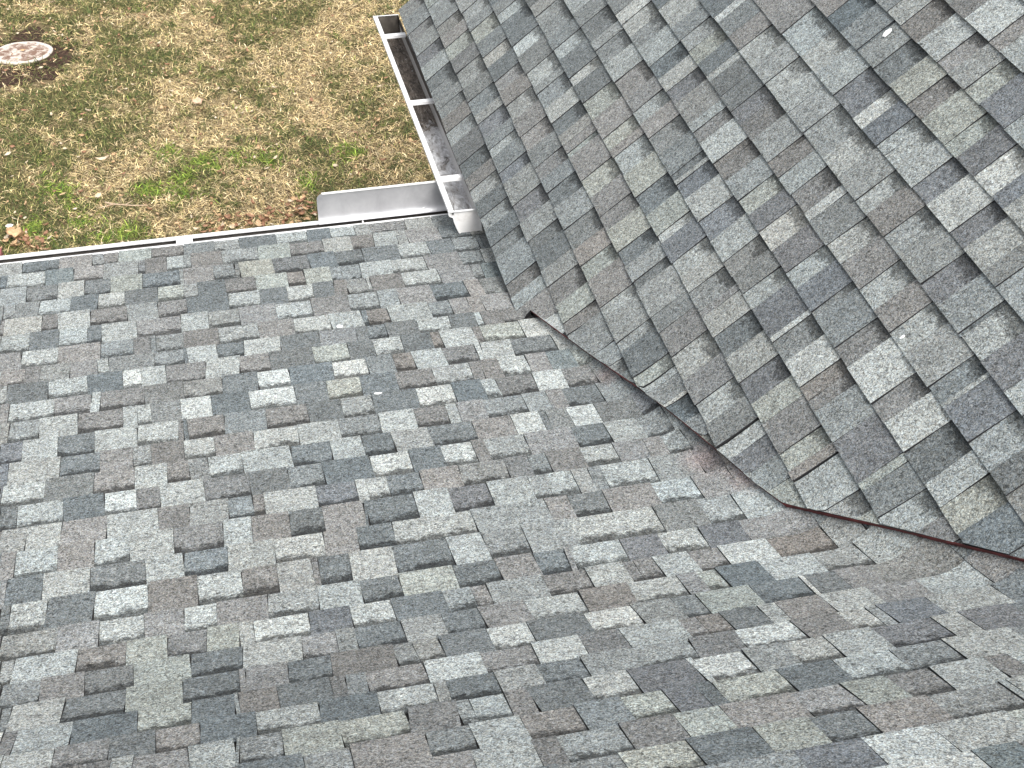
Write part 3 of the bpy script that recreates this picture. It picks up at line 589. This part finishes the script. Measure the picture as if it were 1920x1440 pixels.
# dark soil around it
M_soil = flat('dark_soil', (.060, .038, .028), 1, 0, 45, .6, .1)
V = [(-1.5, 12.1, .006)]; n = 48
for i in range(n):
    a = 2*math.pi*i/n; r = .52*(1+.22*math.sin(2*a+.6)+.13*math.sin(5*a)+.10*math.sin(9*a+2)); V.append((-1.5+r*math.cos(a), 12.08+r*1.15*math.sin(a), .006))
so_ = mesh_obj('soil', V, [(0, 1+i, 1+(i+1) % n) for i in range(n)], M_soil); tag(so_, kind='structure')

# dead leaves
def leafmesh(L, W, curl, seed, lobes=0):
    R_ = random.Random(seed); V, F = [], []; nu, nv = 9, 5
    for i in range(nu):
        f = i/(nu-1); wv = W*.5*math.sin(math.pi*min(1, f*1.05+.02))**.8*(1+(.35*math.sin(f*math.pi*lobes*2) if lobes else 0))
        for j in range(nv):
            g_ = (j/(nv-1)-.5)*2; V.append((f*L-L/2, g_*wv, .008+curl*(g_*g_)*W*.5+curl*.25*L*(2*f-1)**2+R_.uniform(-.0015, .0015)))
    for i in range(nu-1):
        for j in range(nv-1): F.append((i*nv+j, i*nv+j+1, (i+1)*nv+j+1, (i+1)*nv+j))
    return V, F
def leafmat(name, c1, c2):
    m, t, b = newmat(name); t.links.new(mixc(t, mapr(t, noise(t, 60, 3, .6, objco(t)), .35, .65, 0, 1), c1, c2), b.inputs['Base Color']); b.inputs['Roughness'].default_value = .75
    return m
LB = [leafmat('leaf_tan', (.62, .44, .26), (.46, .30, .17)), leafmat('leaf_brown', (.38, .21, .12), (.24, .13, .08)), leafmat('leaf_pale', (.68, .58, .44), (.52, .42, .30))]
def litter(name, spots, seed):
    R_ = random.Random(seed); V, F, FM = [], [], []
    for (x, y, s) in spots:
        v, f = leafmesh(R_.uniform(.035, .075)*s, R_.uniform(.018, .038)*s, R_.uniform(.1, 1.0), R_.random(), R_.choice((0, 0, 2)))
        a = R_.uniform(0, 6.28); tl = R_.uniform(-.5, .5); M = Matrix.Translation((x, y, .015+R_.uniform(0, .035))) @ Matrix.Rotation(a, 4, 'Z') @ Matrix.Rotation(tl, 4, 'X') @ Matrix.Rotation(R_.uniform(-.4, .4), 4, 'Y')
        b0 = len(V); V += [tuple(M @ Vector(p)) for p in v]; F += [tuple(b0+i for i in q) for q in f]; FM += [R_.choice((0, 0, 1, 1, 2))]*len(f)
    return mesh_obj(name, V, F, None, mats=LB, fm=FM, smooth=True)
R_ = random.Random(3); sp_ = []
for cx_, cy_, n_ in ((.62, 9.14, 42), (.36, 9.06, 26), (.1, 9.05, 18), (-.05, 9.02, 15), (-1.45, 9.10, 26), (-1.25, 9.08, 16)):
    for _ in range(n_): sp_.append((R_.gauss(cx_, .11), R_.gauss(cy_, .09), 1))
for _ in range(1100): sp_.append((R_.uniform(-2.7, 2.8), R_.uniform(8.3, 14.2), R_.uniform(.4, .85)))
for _ in range(40): a = R_.uniform(-2.6, 1.2); sp_.append((LX+(.33+R_.uniform(0, .12))*math.cos(a), LYc+(.33+R_.uniform(0, .12))*math.sin(a), .6))
tag(litter('fallen_leaves', sp_, 5), 'small curled dead leaves scattered through the grass', kind='stuff')
def leaf(x, y, L, W, curl, rz, mat, label, lobes=0, z=.045):
    v, f = leafmesh(L, W, curl, x*7+y, lobes); o = mesh_obj('fallen_leaf', v, f, mat, smooth=True)
    o.location = (x, y, z); o.rotation_euler = (.25, 0, rz); tag(o, label, 'leaf', 'larger dead leaves on the lawn'); return o
leaf(-.04, 10.92, .095, .075, .35, .3, leafmat('leaf_pink', (.62, .45, .32), (.5, .33, .22)), 'pinkish tan lobed leaf lying alone in the middle of the lawn', 2)
leaf(-.81, 10.13, .11, .03, .9, .2, LB[2], 'pale curled leaf on green grass left of the straw patch')
leaf(-.85, 9.59, .08, .035, .6, 1.0, LB[2], 'pale leaf lying at the end of the forked twig')
leaf(-1.41, 9.15, .13, .09, .8, -.4, LB[0], 'crumpled tan leaf beside the gutter in the left corner', 2, .06)
leaf(-1.47, 9.31, .06, .04, .3, .2, leafmat('leaf_white', (.85, .82, .74), (.7, .66, .56)), 'small cream white leaf in the left corner above the crumpled tan leaf')
# twig
def tube(V, F, a, b, ra, rb, n=6):
    a, b = Vector(a), Vector(b); d = (b-a).normalized(); s_ = d.cross(Vector((0, 0, 1))).normalized(); u = s_.cross(d); b0 = len(V)
    for p, r in ((a, ra), (b, rb)):
        for i in range(n): V.append(tuple(p+s_*r*math.cos(6.283*i/n)+u*r*math.sin(6.283*i/n)))
    F += [(b0+i, b0+(i+1) % n, b0+n+(i+1) % n, b0+n+i) for i in range(n)]
V, F = [], []
P_ = [(-.80, 9.50, .05), (-.74, 9.455, .055), (-.66, 9.42, .06), (-.59, 9.405, .055), (-.50, 9.40, .05)]
for i in range(4): tube(V, F, P_[i], P_[i+1], .0075-.001*i, .0065-.001*i)
tube(V, F, P_[1], (-.84, 9.43, .05), .005, .003); tube(V, F, P_[2], (-.60, 9.47, .06), .004, .002)
tw = mesh_obj('twig', V, F, leafmat('twig_bark', (.62, .48, .34), (.42, .30, .20))); tag(tw, 'forked dry twig lying on the grass below the pale leaf', 'twig')
# red block at the left edge
V = []; M_red = flat('faded_red', (.30, .10, .10), .8, 0, 25, .2)
rb = boxes('red_block', [(-1.74, -1.512, 8.93, 9.01, 0, .07)], M_red); tag(rb, 'faded red block lying in the grass at the far left, just above the gutter', 'block')
md = rb.modifiers.new('b', 'BEVEL'); md.width = .006; md.segments = 2

# pale chips lying on the shingles
M_chip = flat('pale_chip', (.85, .86, .85), .6)
def chip(p, ax, ay, label):
    V = []; R_ = random.Random(label)
    for h in (.0, .003):
        for i in range(8):
            a = 6.283*i/8; r = 1+R_.uniform(-.2, .2); V.append(tuple(np.array(p)+ax*math.cos(a)*r+ay*math.sin(a)*r+NRM*h))
    o = mesh_obj('paint_chip', V, [tuple(range(8)), tuple(range(15, 7, -1))]+[(i, (i+1) % 8, 8+(i+1) % 8, 8+i) for i in range(8)], M_chip)
    tag(o, label, 'chip', 'pale chips on the shingles'); return o
NRM = N2
chip(p2(4.031, 1.623, .0145), np.array([0, 1, 0])*.010, U2*.019, 'long white chip on the upper part of the steep slope')
chip(p2(2.902, 1.085, .0145), np.array([0, 1, 0])*.004, U2*.008, 'small white chip at a shingle corner near the right edge')
n_, d_ = nrm1(1.486); NRM = n_
chip(raw1(.443, 1.486, .012), np.array([1, 0, 0])*.014, -d_*.005, 'thin white streak of debris on the low slope')
n_, d_ = nrm1(.941); NRM = n_
chip(raw1(.380, .941, .012), np.array([1, 0, 0])*.011, -d_*.013, 'rounded white speck near the far end of the low slope')
